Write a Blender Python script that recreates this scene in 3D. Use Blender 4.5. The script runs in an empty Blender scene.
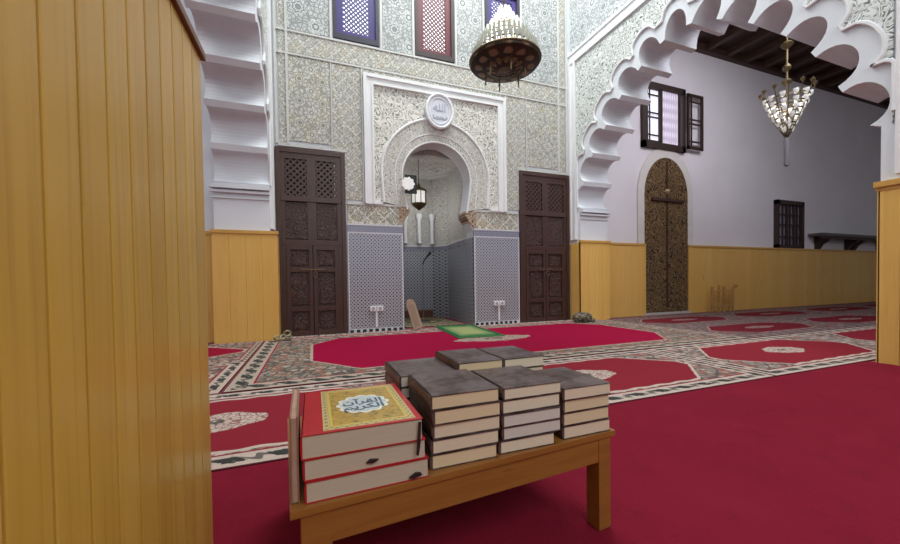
import bpy, bmesh, math, random
from mathutils import Vector, Matrix
from mathutils.geometry import tessellate_polygon
random.seed(7)
S = bpy.context.scene
COL = S.collection
PI = math.pi

# ------------------------------------------------------------------ camera
F, YAW, PITCH, ROLL = 361.76, .358, -.019, -.014
def _dir(u, v, z):
    u, v = u*math.cos(-ROLL)-v*math.sin(-ROLL), u*math.sin(-ROLL)+v*math.cos(-ROLL)
    y2 = -v
    zz = z*math.cos(PITCH)-y2*math.sin(PITCH); yu = z*math.sin(PITCH)+y2*math.cos(PITCH)
    return Vector((u*math.cos(YAW)+zz*math.sin(YAW), -u*math.sin(YAW)+zz*math.cos(YAW), yu))
cam = bpy.data.cameras.new('camera'); camo = bpy.data.objects.new('camera', cam); COL.objects.link(camo)
ax, ay, az = _dir(1, 0, 0), _dir(0, -1, 0), -_dir(0, 0, 1)
m = Matrix((ax, ay, az)).transposed().to_4x4(); m.translation = Vector((0, 0, .75))
camo.matrix_world = m
cam.sensor_width = 36; cam.lens = F/900*36; cam.shift_y = 16.8/900; cam.shift_x = .94/900
cam.clip_start = .02; cam.clip_end = 100
S.camera = camo

# ------------------------------------------------------------------ light and exposure
S.view_settings.view_transform = 'Standard'; S.view_settings.look = 'None'
S.view_settings.exposure = 0.0; S.view_settings.gamma = 1; S.view_settings.use_curve_mapping = False
w = bpy.data.worlds.new('world'); S.world = w; w.use_nodes = True
w.node_tree.nodes['Background'].inputs[0].default_value = (.86, .93, 1, 1)
w.node_tree.nodes['Background'].inputs[1].default_value = .30
def area(name, loc, rot, sx, sy, power, col=(1, 1, 1)):
    l = bpy.data.lights.new(name, 'AREA'); l.shape = 'RECTANGLE'; l.size = sx; l.size_y = sy
    l.energy = power; l.color = col
    o = bpy.data.objects.new(name, l); COL.objects.link(o); o.location = loc; o.rotation_euler = rot
    return o
area('nave_overhead_fill', (2.3, 3.9, 7.7), (0, 0, 0), 3.4, 2.4, 330, (.97, 1, .99))  # overhead area light added beneath the closed nave ceiling, no roof opening there
area('courtyard_fill', (1.6, -3.6, 4.9), (math.radians(58), 0, 0), 5, 2.6, 200, (.98, .99, 1))  # soft fill added behind the camera, standing for unseen courtyard light
area('hall_fill', (6.8, 2.6, 5.5), (math.radians(30), 0, 0), 2.4, 2.4, 150, (.95, .93, 1))  # fill added under the wooden ceiling, tilted to brighten the hall wall
area('aisle_fill', (-2.6, 2.2, 5.4), (0, math.radians(-18), 0), 2, 4, 70, (1, .96, .98))  # soft area light added under the closed aisle ceiling

# ------------------------------------------------------------------ object helpers
def tag(o, label=None, cat=None, group=None, kind=None):
    if label: o['label'] = label
    if cat: o['category'] = cat
    if group: o['group'] = group
    if kind: o['kind'] = kind
    return o
def empty(name, loc=(0, 0, 0), rz=0, label=None, cat=None, group=None, kind=None):
    o = bpy.data.objects.new(name, None); COL.objects.link(o); o.location = loc; o.rotation_euler = (0, 0, rz)
    o.empty_display_size = .1
    return tag(o, label, cat, group, kind)
class MB:
    def __init__(s): s.b = bmesh.new()
    def box(s, x0, x1, y0, y1, z0, z1, bev=0, rot=None):
        t = bmesh.new()
        bmesh.ops.create_cube(t, size=1)
        for v in t.verts:
            v.co = Vector((x0+(v.co.x+.5)*(x1-x0), y0+(v.co.y+.5)*(y1-y0), z0+(v.co.z+.5)*(z1-z0)))
        if bev: bmesh.ops.bevel(t, geom=t.edges[:], offset=bev, segments=2, affect='EDGES', profile=.7)
        if rot: bmesh.ops.transform(t, matrix=rot, verts=t.verts)
        s._add(t); return s
    def _add(s, t):
        me = bpy.data.meshes.new('t'); t.to_mesh(me); t.free(); s.b.from_mesh(me); bpy.data.meshes.remove(me)
    def prism(s, pts, axis, a, b, bev=0):
        """pts: 2-D polygon; axis: extrusion axis ('X': pts are (y,z), 'Y': (x,z), 'Z': (x,y))"""
        t = bmesh.new()
        def P(p, c): return {'X': (c, p[0], p[1]), 'Y': (p[0], c, p[1]), 'Z': (p[0], p[1], c)}[axis]
        v0 = [t.verts.new(P(p, a)) for p in pts]; v1 = [t.verts.new(P(p, b)) for p in pts]
        n = len(pts)
        for tri in tessellate_polygon([[Vector((p[0], p[1], 0)) for p in pts]]):
            try: t.faces.new([v0[k] for k in tri]); t.faces.new([v1[k] for k in tri])
            except ValueError: pass
        for i in range(n):
            t.faces.new((v0[i], v1[i], v1[(i+1) % n], v0[(i+1) % n]))
        bmesh.ops.recalc_face_normals(t, faces=t.faces)
        s._add(t); return s
    def tube(s, pts, r, seg=8, closed=False):
        t = bmesh.new(); pts = [Vector(p) for p in pts]; n = len(pts); rings = []
        up = None
        for i, p in enumerate(pts):
            if closed: d = pts[(i+1) % n]-pts[i-1]
            else: d = pts[min(i+1, n-1)]-pts[max(i-1, 0)]
            d.normalize()
            if up is None: up = Vector((0, 0, 1)) if abs(d.z) < .9 else Vector((1, 0, 0))
            a = d.cross(up).normalized(); bb = a.cross(d).normalized(); up = bb
            rr = r[i] if isinstance(r, (list, tuple)) else r
            rings.append([t.verts.new(p+(a*math.cos(k*2*PI/seg)+bb*math.sin(k*2*PI/seg))*rr) for k in range(seg)])
        for i in range(n if closed else n-1):
            A, B = rings[i], rings[(i+1) % n]
            for k in range(seg): t.faces.new((A[k], A[(k+1) % seg], B[(k+1) % seg], B[k]))
        if not closed: t.faces.new(rings[0][::-1]); t.faces.new(rings[-1])
        bmesh.ops.recalc_face_normals(t, faces=t.faces)
        s._add(t); return s
    def bar(s, p, q, r, seg=8): return s.tube([p, q], r, seg)
    def lathe(s, prof, c=(0, 0, 0), seg=24, sx=1, sy=1):
        t = bmesh.new(); rings = []
        for (r, z) in prof:
            if r < 1e-5: rings.append([t.verts.new((c[0], c[1], c[2]+z))])
            else: rings.append([t.verts.new((c[0]+r*sx*math.cos(k*2*PI/seg), c[1]+r*sy*math.sin(k*2*PI/seg), c[2]+z)) for k in range(seg)])
        for A, B in zip(rings, rings[1:]):
            for k in range(seg):
                k2 = (k+1) % seg
                if len(A) == 1 and len(B) == 1: continue
                if len(A) == 1: t.faces.new((A[0], B[k2], B[k]))
                elif len(B) == 1: t.faces.new((A[k], A[k2], B[0]))
                else: t.faces.new((A[k], A[k2], B[k2], B[k]))
        bmesh.ops.recalc_face_normals(t, faces=t.faces)
        s._add(t); return s
    def build(s, name, mat, parent=None, smooth=False, label=None, loc=None, shadefix=True):
        me = bpy.data.meshes.new(name)
        s.b.to_mesh(me); s.b.free()
        for p in me.polygons: p.use_smooth = smooth
        if smooth:
            try: me.set_sharp_from_angle(angle=math.radians(38))
            except Exception: pass
        me.materials.append(mat)
        o = bpy.data.objects.new(name, me); COL.objects.link(o)
        if parent: o.parent = parent
        if loc: o.location = loc
        if label: o['label'] = label
        return o
def struct(o): o['kind'] = 'structure'; return o
def copy_tree(o, parent=None):
    c = o.copy(); COL.objects.link(c)
    if parent: c.parent = parent
    for ch in [x for x in o.children]: copy_tree(ch, c)
    return c

# ------------------------------------------------------------------ node expression helper
class N:
    def __init__(s, nt, sock): s.nt, s.s = nt, sock
    def op(s, o, b=None, c=None):
        n = s.nt.nodes.new('ShaderNodeMath'); n.operation = o
        s.nt.links.new(s.s, n.inputs[0])
        for i, x in ((1, b), (2, c)):
            if x is None: continue
            if isinstance(x, N): s.nt.links.new(x.s, n.inputs[i])
            else: n.inputs[i].default_value = x
        return N(s.nt, n.outputs[0])
    def __add__(s, b): return s.op('ADD', b)
    __radd__ = __add__
    def __sub__(s, b): return s.op('SUBTRACT', b)
    def __rsub__(s, b): return (s*-1)+b
    def __mul__(s, b): return s.op('MULTIPLY', b)
    __rmul__ = __mul__
    def __truediv__(s, b): return s.op('DIVIDE', b)
    def abs(s): return s.op('ABSOLUTE')
    def sin(s): return s.op('SINE')
    def cos(s): return s.op('COSINE')
    def sqrt(s): return s.op('SQRT')
    def floor(s): return s.op('FLOOR')
    def frac(s): return s.op('FRACT')
    def lt(s, b): return s.op('LESS_THAN', b)
    def gt(s, b): return s.op('GREATER_THAN', b)
    def max(s, b): return s.op('MAXIMUM', b)
    def min(s, b): return s.op('MINIMUM', b)
    def pp(s, b): return s.op('PINGPONG', b)
    def atan2(s, b): return s.op('ARCTAN2', b)
    def step(s, a, b):            # smooth ramp 0..1 between a and b
        n = s.nt.nodes.new('ShaderNodeMapRange'); n.interpolation_type = 'SMOOTHSTEP'
        s.nt.links.new(s.s, n.inputs[0]); n.inputs[1].default_value = a; n.inputs[2].default_value = b
        return N(s.nt, n.outputs[0])
class M:
    def __init__(s, name, rough=.6, metal=0, spec=.5):
        s.m = bpy.data.materials.new(name); s.m.use_nodes = True; s.nt = s.m.node_tree
        s.p = s.nt.nodes['Principled BSDF']
        s.p.inputs['Roughness'].default_value = rough; s.p.inputs['Metallic'].default_value = metal
        s.p.inputs['Specular IOR Level'].default_value = spec
        tc = s.nt.nodes.new('ShaderNodeTexCoord'); s.vec = tc.outputs['Object']
        sp = s.nt.nodes.new('ShaderNodeSeparateXYZ'); s.nt.links.new(s.vec, sp.inputs[0])
        s.x, s.y, s.z = [N(s.nt, sp.outputs[i]) for i in range(3)]
    def comb(s, x, y, z=0):
        n = s.nt.nodes.new('ShaderNodeCombineXYZ')
        for i, v in enumerate((x, y, z)):
            if isinstance(v, N): s.nt.links.new(v.s, n.inputs[i])
            else: n.inputs[i].default_value = v
        return n.outputs[0]
    def noise(s, scale, detail=2, vec=None, rough=.5, dist=0):
        n = s.nt.nodes.new('ShaderNodeTexNoise'); n.inputs['Scale'].default_value = scale
        n.inputs['Detail'].default_value = detail; n.inputs['Roughness'].default_value = rough
        n.inputs['Distortion'].default_value = dist
        s.nt.links.new(vec if vec is not None else s.vec, n.inputs['Vector']); return N(s.nt, n.outputs[0])
    def voro(s, scale, feature='F1', vec=None, out='Distance', rnd=1):
        n = s.nt.nodes.new('ShaderNodeTexVoronoi'); n.feature = feature; n.inputs['Scale'].default_value = scale
        n.inputs['Randomness'].default_value = rnd
        s.nt.links.new(vec if vec is not None else s.vec, n.inputs['Vector']); return N(s.nt, n.outputs[out])
    def white(s, v):
        n = s.nt.nodes.new('ShaderNodeTexWhiteNoise'); n.noise_dimensions = '1D'
        s.nt.links.new(v.s, n.inputs['W']); return N(s.nt, n.outputs[0])
    def mix(s, a, b, f):
        n = s.nt.nodes.new('ShaderNodeMix'); n.data_type = 'RGBA'
        for i, v in ((6, a), (7, b)):
            if isinstance(v, tuple): n.inputs[i].default_value = (*v[:3], 1)
            else: s.nt.links.new(v, n.inputs[i])
        if isinstance(f, N): s.nt.links.new(f.s, n.inputs[0])
        else: n.inputs[0].default_value = f
        return n.outputs[2]
    def col(s, c):
        if isinstance(c, tuple): s.p.inputs['Base Color'].default_value = (*c[:3], 1)
        else: s.nt.links.new(c, s.p.inputs['Base Color'])
        return s
    def bump(s, h, strength=.5, dist=.01):
        n = s.nt.nodes.new('ShaderNodeBump'); n.inputs['Strength'].default_value = strength
        n.inputs['Distance'].default_value = dist; s.nt.links.new(h.s, n.inputs['Height'])
        s.nt.links.new(n.outputs[0], s.p.inputs['Normal']); return s
    def emit(s, c, k):
        s.p.inputs['Emission Color'].default_value = (*c, 1); s.p.inputs['Emission Strength'].default_value = k; return s

def plain(name, c, rough=.6, metal=0, var=.12, scale=12, bump=.1, spec=.5):
    a = M(name, rough, metal, spec); n = a.noise(scale, 3)
    a.col(a.mix(tuple(x*(1-var) for x in c), tuple(min(1, x*(1+var)) for x in c), n))
    if bump: a.bump(a.noise(scale*6, 2), bump, .002)
    return a.m

def stucco(name, uv, style, light=(.84, .83, .77), dark=(.245, .25, .215), s=1.0, ox=0.0, oz=0.0, per=.42, tint=None):
    a = M(name, .8); u = {'x': a.x, 'y': a.y, 'xy': a.x+a.y}[uv]-ox; v = a.z-oz
    vec = a.comb(u, v)
    n1 = a.noise(15*s, 1, vec)
    worm = ((n1*60).sin().abs()).step(.25, .75)
    vo = a.voro(17*s, 'DISTANCE_TO_EDGE', vec).step(.04, .16)
    if style == 'worm':
        n2 = a.noise(9*s, 1, vec, dist=.6)
        pat = ((n2*62).sin()).step(-.5, .25)
        pat = pat.max(vo.op('SUBTRACT', 1).abs()*.7)
    else:
        # lattice of eight-lobed rosettes with a filigree of curls between them
        cu = (u/per).frac()-.5; cv = (v/per).frac()-.5
        cu2 = (u/per+.5).frac()-.5; cv2 = (v/per+.5).frac()-.5
        def ros(p, q, k):
            r = (p*p+q*q).sqrt(); th = q.atan2(p)
            return r*(1+((th*8).cos())*.13), r
        d1, r1 = ros(cu, cv, 8); d2, r2 = ros(cu2, cv2, 8)
        ring1 = ((d1*70).sin()).step(-.6, .4)*.75; ring2 = ((d2*58).sin()).step(-.6, .4)*.8
        in1 = r1.lt(.17); in2 = r2.lt(.15)
        base = worm.min(vo.max(.25))
        if style == 'diamond':
            dd = ((u/per*2).pp(1)+(v/per*2).pp(1)-1).abs()
            line = dd.lt(.055); base = base.max(line)
        else:
            ln = (((d1.min(d2))-.21).abs()).lt(.015); base = base.max(ln*.8)
        pat = base*(1-in1)*(1-in2)+ring1*in1+ring2*in2
        if style == 'rosette':
            core = d1.lt(.075); pat = pat*(1-core*.85)
    dirt = a.noise(1.6, 3)
    L = a.mix(tuple(c*.9 for c in light), light, dirt)
    if tint:
        tm = a.voro(5*s, 'F1', vec, 'Distance').step(.2, .5); D = a.mix(tint, dark, tm)
    else: D = dark
    a.col(a.mix(D, L, pat)); a.bump(pat, .55, .012)
    return a.m

def wood_boards(name, uv, bw=.093, off=0.0, a1=(.68, .38, .085), a2=(.80, .50, .15), rough=.32):
    a = M(name, rough); u = {'x': a.x, 'y': a.y}[uv]
    idx = ((u-off)/bw).floor(); rnd = a.white(idx)
    vec = a.comb(u*14+rnd*37, a.z*.9, rnd*9)
    g = a.noise(1.6, 5, vec, .55, .8)
    v2 = a.comb(u*60+rnd*11, a.z*1.3, 0); g2 = a.noise(1.3, 3, v2)
    kn = a.voro(1.0, 'F1', a.comb(u*7+rnd*5, a.z*1.1, 0)).step(.03, .11)
    c = a.mix(a1, a2, (g*.75+rnd*.45-.1))
    c = a.mix(c, tuple(x*.72 for x in a1), g2.step(.5, .8)*.45)
    c = a.mix(tuple(x*.4 for x in a1), c, kn.max(.35))
    a.col(c); a.bump(g2, .12, .002)
    a.p.inputs['Coat Weight'].default_value = .12; a.p.inputs['Specular IOR Level'].default_value = .3; a.p.inputs['Coat Roughness'].default_value = .25
    return a.m

def zellige(name, uv='x', p=.054, blue=(.13, .15, .23), white=(.52, .52, .54), warm=(.10, .075, .07), curved=False):
    a = M(name, .28); u = {'x': a.x, 'y': a.y}[uv]
    if curved: u = a.x+a.y
    v = a.z
    A = (u+v)/p; B = (u-v)/p
    fa = (A.frac()-.5).abs(); fb = (B.frac()-.5).abs()
    grid = fa.max(fb).gt(.36)
    star = (fa+fb).lt(.22)
    par = ((A.floor()+B.floor())*.5).frac().gt(.25)
    zone = a.noise(1.2, 1)
    fillc = a.mix(blue, warm, v.step(1.2, .4)*.8)
    c = a.mix(fillc, a.mix((.22, .26, .38), (.36, .36, .40), zone), par*.6)
    c = a.mix(c, white, grid*.8)
    c = a.mix(c, (.06, .06, .08), star)
    a.col(c); a.bump(grid, .2, .002)
    return a.m

# ------------------------------------------------------------------ materials
plaster = plain('white plaster', (.70, .735, .775), .85, 0, .05, 3, .1)
plaster_hall = plain('lilac grey plaster', (.74, .71, .745), .9, 0, .09, 1.2, .1)
plaster_band = plain('bright white plaster moulding', (.80, .81, .82), .75, 0, .06, 5, .15)
st_back = stucco('carved stucco rosettes', 'x', 'rosette', per=.31, ox=.02, oz=.1, tint=(.30, .27, .16))
st_fine = stucco('carved stucco fine border', 'x', 'diamond', s=1.2, per=.16, tint=(.28, .24, .15))
st_scroll = stucco('carved stucco scrolls', 'x', 'worm', s=.75)
st_upper = stucco('carved stucco upper field', 'x', 'rosette', per=.46, ox=.1, oz=.3, light=(.74, .77, .76), dark=(.22, .24, .24))
st_diam = stucco('carved stucco lozenge frieze', 'x', 'diamond', per=.26, dark=(.20, .19, .12), tint=(.34, .25, .12), oz=.05)
st_side = stucco('carved stucco on arch spandrel', 'y', 'worm', s=1.0, light=(.80, .83, .81), dark=(.16, .20, .17))
st_side2 = stucco('carved stucco above arch', 'y', 'rosette', s=1.0, light=(.80, .83, .84), dark=(.26, .29, .30), per=.5)
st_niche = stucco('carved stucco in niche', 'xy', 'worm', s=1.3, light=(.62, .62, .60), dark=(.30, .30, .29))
board_x = wood_boards('varnished pine boards across', 'x', .19)
board_y = wood_boards('varnished pine boards', 'y')
wood_cap = plain('varnished pine capping', (.60, .33, .075), .35, 0, .2, 8, .1)
wood_edge = plain('dark capping edge', (.17, .065, .02), .4, 0, .2, 9, .1)
tile = zellige('zellige mosaic'); tile_n = zellige('zellige mosaic in niche', curved=True, p=.07, blue=(.17, .20, .26), white=(.46, .49, .52))
tile_band = zellige('blue tile frieze', p=.034, blue=(.10, .11, .22), white=(.40, .41, .46), warm=(.10, .11, .20))
tile_line = plain('pale tile line', (.62, .62, .66), .35, 0, .1, 20, 0)
black_tile = plain('black tile', (.02, .02, .025), .3, 0, .1, 20, 0)

# ------------------------------------------------------------------ structure
YB, XR, XR2, XL, XL2, YJ = 5.61, 4.573, 5.2, -.53, -1.17, 5.35
ZT = 8.0
f = MB().box(-5, 19, -6, 9, -.2, 0).build('floor', plain('floor screed', (.25, .05, .06), .9))
struct(f)
# back wall with the niche opening
def arch_pts(cx, cz, r, z0, hw, n=28):
    pts = []
    a0 = math.asin(max(-1, min(1, (z0-cz)/r)))
    for k in range(n+1):
        a = a0+(PI-2*a0)*k/n
        dx = r*math.cos(a); dz = r*math.sin(a)
        if dz < 0: dx = math.copysign(r-(r-hw)*min(1, -dz/(cz-z0)), dx) if abs(dx) > .2 else dx
        pts.append((cx+dx, cz+dz))
    return pts
def horse(cx, cz, r, z0, hw, n=24):
    pts = [(cx+hw, z0), (cx+hw+(r-hw)*.6, z0+(cz-z0)*.5)]
    pts += [(cx+r*math.cos(PI*k/n), cz+r*math.sin(PI*k/n)) for k in range(n+1)]
    pts += [(cx-hw-(r-hw)*.6, z0+(cz-z0)*.5), (cx-hw, z0)]
    return pts
NX = 1.935
inner = horse(1.915, 2.42, .575, 1.90, .50)
notch = [(2.545, 0), (2.545, 1.60), (2.43, 1.86)]+inner+[(1.40, 1.86), (1.325, 1.60), (1.325, 0)]
wb = MB()
wb.prism([(XR+.0, 0), (XR+.0, 4.35), (XL, 4.35), (XL, 0)]+notch[::-1], 'Y', YB, YB+.28)
wins = [(.34, 1.01, 'purple'), (1.58, 2.24, 'maroon'), (2.81, 3.48, 'purple')]
xs = [XL]+[v for a, b, _ in wins for v in (a, b)]+[XR]
for i in range(0, len(xs), 2): wb.box(xs[i], xs[i+1], YB, YB+.28, 4.35, 5.75)
wb.box(XL, XR, YB, YB+.28, 5.75, ZT)
struct(wb.build('wall_back', plaster))

# carved stucco skins on the back wall, each a raised panel
def trim(i, mb, mat, smooth=False): return struct(mb.build('trim_%d' % i, mat, smooth=smooth))
tn = [0]
def T(mb, mat, smooth=False):
    tn[0] += 1; return trim(tn[0], mb, mat, smooth)
FX0, FX1, FZ0, FZ1 = .753, 3.165, 1.95, 3.90
d = .02
b = MB()
b.box(-.28, .28, YB-d, YB+.01, 2.78, 3.98)           # panel over the left door
b.box(3.62, 4.28, YB-d, YB+.01, 2.80, 3.98)
T(b, st_back)
b = MB()
b.box(-.40, -.31, YB-d, YB+.01, 2.72, 7.9).box(.31, .72, YB-d, YB+.01, 2.0, 3.98)
b.box(3.20, 3.58, YB-d, YB+.01, 2.0, 3.98).box(4.31, 4.44, YB-d, YB+.01, 2.74, 7.9)
b.box(.72, 3.20, YB-d, YB+.01, 3.93, 3.98)
T(b, st_fine)
b = MB()
b.box(-.30, 4.30, YB-d, YB+.01, 4.02, 4.30); T(b, st_fine)
b = MB()
b.box(-.30, .28, YB-d, YB+.01, 4.34, 7.9).box(1.07, 1.52, YB-d, YB+.01, 4.34, 7.9).box(2.30, 2.75, YB-d, YB+.01, 4.34, 7.9).box(3.54, 4.30, YB-d, YB+.01, 4.34, 7.9)
b.box(.28, 3.54, YB-d, YB+.01, 5.8, 7.9)
T(b, st_upper)
b = MB()                                            # lozenge frieze over the tiles
b.box(.50, 1.32, YB-d, YB+.01, 1.65, 1.93).box(2.55, 3.40, YB-d, YB+.01, 1.65, 1.93)
T(b, st_diam)
bead = plain('stucco bead', (.60, .61, .585), .8, 0, .1, 9, .2)
# white beads that divide the panels
b = MB()
for x in (-.44, -.295, .295, .735, 3.185, 3.60, 4.295, 4.47):
    z0 = 2.72 if x < .3 and x > -.5 and x != .295 else 2.74 if x > 3.6 else 2.0
    if x in (.735, 3.185): b.box(x-.012, x+.012, YB-.03, YB+.005, 1.95, 3.98)
    elif x in (.295, 3.60): b.box(x-.01, x+.01, YB-.03, YB+.005, 2.72, 3.98)
    else: b.box(x-.015, x+.015, YB-.035, YB+.005, z0, 7.9)
for z in (3.99, 4.31): b.box(-.43, 4.46, YB-.033, YB+.005, z-.013, z+.013)
for x0, x1, _ in wins:
    b.box(x0-.05, x0-.015, YB-.03, YB+.005, 4.32, 5.78).box(x1+.015, x1+.05, YB-.03, YB+.005, 4.32, 5.78)
b.box(-.43, .49, YB-.03, YB+.005, 2.69, 2.73).box(3.42, 4.46, YB-.03, YB+.005, 2.71, 2.75)
b.box(.49, 1.33, YB-.03, YB+.005, 1.93, 1.96).box(2.54, 3.42, YB-.03, YB+.005, 1.93, 1.96)
T(b, bead)
# the square frame round the mihrab arch
b = MB()
def frame(b, x0, x1, z0, z1, wd, y0, y1):
    b.box(x0, x0+wd, y0, y1, z0, z1).box(x1-wd, x1, y0, y1, z0, z1).box(x0+wd, x1-wd, y0, y1, z1-wd, z1)
frame(b, FX0, FX1, FZ0, FZ1, .05, YB-.075, YB+.01)
frame(b, FX0+.05, FX1-.05, FZ0, FZ1-.05, .07, YB-.05, YB+.01)
frame(b, FX0+.12, FX1-.12, FZ0, FZ1-.12, .03, YB-.065, YB+.01)
b.box(FX0+.15, 1.02, YB-.05, YB+.01, FZ0, FZ0+.04).box(2.86, FX1-.15, YB-.05, YB+.01, FZ0, FZ0+.04)
T(b, plaster_band)
# spandrel scrolls and the carved ring of the arch
outer = horse(1.925, 2.45, .925, 1.99, .90, 36)
b = MB().prism([(FX1-.15, 1.99), (FX1-.15, FZ1-.15), (FX0+.15, FZ1-.15), (FX0+.15, 1.99)]+outer[::-1], 'Y', YB-.02, YB+.01)
T(b, st_scroll)
ring_in = horse(1.915, 2.42, .60, 1.93, .53, 36)
ring_out = horse(1.925, 2.45, .90, 1.99, .87, 36)
b = MB().prism(ring_out+ring_in[::-1], 'Y', YB-.035, YB+.01)
T(b, stucco('carved ring of arch', 'x', 'worm', s=1.5, light=(.78, .77, .72), dark=(.26, .25, .21)))
b = MB().tube([(x, YB-.035, z) for x, z in horse(1.925, 2.45, .915, 1.99, .885, 36)], .022, 8)
b.tube([(x, YB-.03, z) for x, z in horse(1.915, 2.42, .585, 1.90, .51, 36)], .016, 8)
b.tube([(x, YB-.035, z) for x, z in horse(1.915, 2.43, .70, 1.97, .66, 36)], .008, 6)
T(b, plaster_band, True)
# consoles under the arch springing
b = MB()
for s, x0, x1 in ((1, 2.40, 2.60), (-1, 1.27, 1.44)):
    xi, xo = (x0, x1) if s > 0 else (x1, x0)
    b.prism([(xo, 1.60), (xo, 1.93), (xi, 1.93), (xi, 1.85), ((xi+xo)/2, 1.72)], 'Y', YB-.03, YB+.30)
T(b, stucco('brown painted console', 'x', 'worm', light=(.50, .38, .26), dark=(.14, .09, .06)))
# tile dado beside the niche
b = MB().box(.485, 1.325, YB-.03, YB+.01, .06, 1.50).box(2.545, 3.425, YB-.03, YB+.01, .06, 1.50); T(b, tile)
b = MB().box(.485, 1.325, YB-.035, YB+.01, 1.52, 1.62).box(2.545, 3.425, YB-.035, YB+.01, 1.52, 1.62); T(b, tile_band)
b = MB()
for x0, x1 in ((.485, 1.325), (2.545, 3.425)):
    b.box(x0, x1, YB-.04, YB+.01, 1.62, 1.645).box(x0, x1, YB-.034, YB+.01, 1.50, 1.52).box(x0, x1, YB-.034, YB+.01, 0, .06)
    b.box(x0, x0+.02, YB-.034, YB+.01, .06, 1.5).box(x1-.02, x1, YB-.034, YB+.01, .06, 1.5)
T(b, tile_line)
b = MB()
for x0 in (.50, 2.56):
    for k in range(9): b.box(x0+k*.093, x0+k*.093+.055, YB-.038, YB-.03, .005, .05)
T(b, black_tile)
# toothed tile edge on the niche corner
b = MB()
for k in range(23): b.box(2.545, 2.575, YB-.036, YB-.029, .08+k*.062, .11+k*.062)
T(b, tile_line)

# niche interior (polygonal bay)
plan = [(2.545, YB+.27), (2.62, 7.05), (2.42, 7.42), (1.45, 7.42), (1.25, 7.05), (1.325, YB+.27)]
def bay(z0, z1, t, off=0.0):
    b = MB(); n = len(plan)
    o = [(p[0]+(t if p[0] > NX else -t), p[1]+(t if 1.3 < p[0] < 2.5 and p[1] > 7.2 else 0)) for p in plan]
    i = [(NX+(p[0]-NX)*(1-off), p[1]-(off if p[1] > 7.2 else 0)) for p in plan]
    return b.prism(i+o[::-1], 'Z', z0, z1)
T(bay(0, 1.42, .12), tile_n)
T(bay(1.42, 1.50, .12, .01), tile_band); T(bay(1.50, 1.54, .12, .025), tile_line)
T(bay(1.54, 3.0, .12), st_niche)
b = MB(); prof = []
b.lathe([(.0, .42), (.25, .38), (.5, .2), (.62, .0), (.95, -.02), (.95, .5), (.0, .5)], (NX, 6.66, 2.93), 12, 1, .78)
T(b, st_niche)
b = MB()                                            # engaged colonnettes of the niche
for x, y in ((1.50, 7.34), (1.80, 7.34), (2.10, 7.34), (2.38, 7.34)):
    b.lathe([(.03, 1.54), (.055, 1.57), (.04, 1.62), (.04, 2.05), (.07, 2.12), (.07, 2.18), (.0, 2.18)], (x, y, 0), 12)
T(b, plaster, True)
# soffit lining of the wall thickness at the niche
b = MB().box(2.535, 2.55, YB, YB+.27, 0, 1.5).box(1.32, 1.335, YB, YB+.27, 0, 1.5); T(b, tile_n)

# ---- the multifoil arches
CUSP = [(5.33, 2.03), (5.24, 2.48), (5.04, 2.92), (4.74, 3.28), (4.42, 3.62), (4.06, 3.87), (3.69, 4.03),
        (3.31, 4.02), (2.94, 3.83), (2.61, 3.56), (2.31, 3.24), (2.07, 2.90), (1.88, 2.47), (1.67, 2.03)]
def foil(off=0.0, tipw=.075, n=14):
    """multifoil line from the far jamb to the near jamb"""
    pts = []; C = Vector((3.5, 2.2))
    for i in range(len(CUSP)-1):
        a, b_ = Vector(CUSP[i]), Vector(CUSP[i+1]); ch = b_-a; L = ch.length; ch.normalize()
        nrm = Vector((-ch.y, ch.x)); mid = (a+b_)/2
        if nrm.dot(mid-C) < 0: nrm = -nrm
        hb = (.155, .20, .235, .26, .275, .285, .29, .285, .27, .25, .235, .22, .20)[i]
        a2, b2 = a+ch*tipw/2, b_-ch*tipw/2; hl = (b2-a2).length/2
        if off:
            hb += off; hl2 = hl+min(off, L/2-hl+.0); hl2 = L/2
            for k in range(n+1):
                t = -1+2*k/n; lo = off*.9+.40*(hb-off); p = mid+ch*(hl2*t)+nrm*(lo+(hb-lo)*(max(0, 1-abs(t)**2.3))**.5); pts.append((p.x, p.y))
        else:
            for k in range(n+1):
                an = PI*k/n
                p = mid-ch*(hl*math.cos(an)*(1+.03*math.sin(an)))+nrm*(hb*math.sin(an)**.85)
                pts.append((p.x, p.y))
    return pts
FOIL = foil()
def archwall(name, x0, x1):
    out = [(-1.6, 0), (1.62, 0), (1.62, 2.03)]+FOIL[::-1]+[(5.35, 2.03), (5.35, 0), (YB+.28, 0), (YB+.28, ZT), (-1.6, ZT)]
    return struct(MB().prism(out, 'X', x0, x1).build(name, plaster))
archwall('wall_right', XR, XR2)
archwall('wall_left', XL2, XL)
BAND = [(min(5.405, max(1.54, y)), z) for y, z in foil(.16)]
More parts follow.
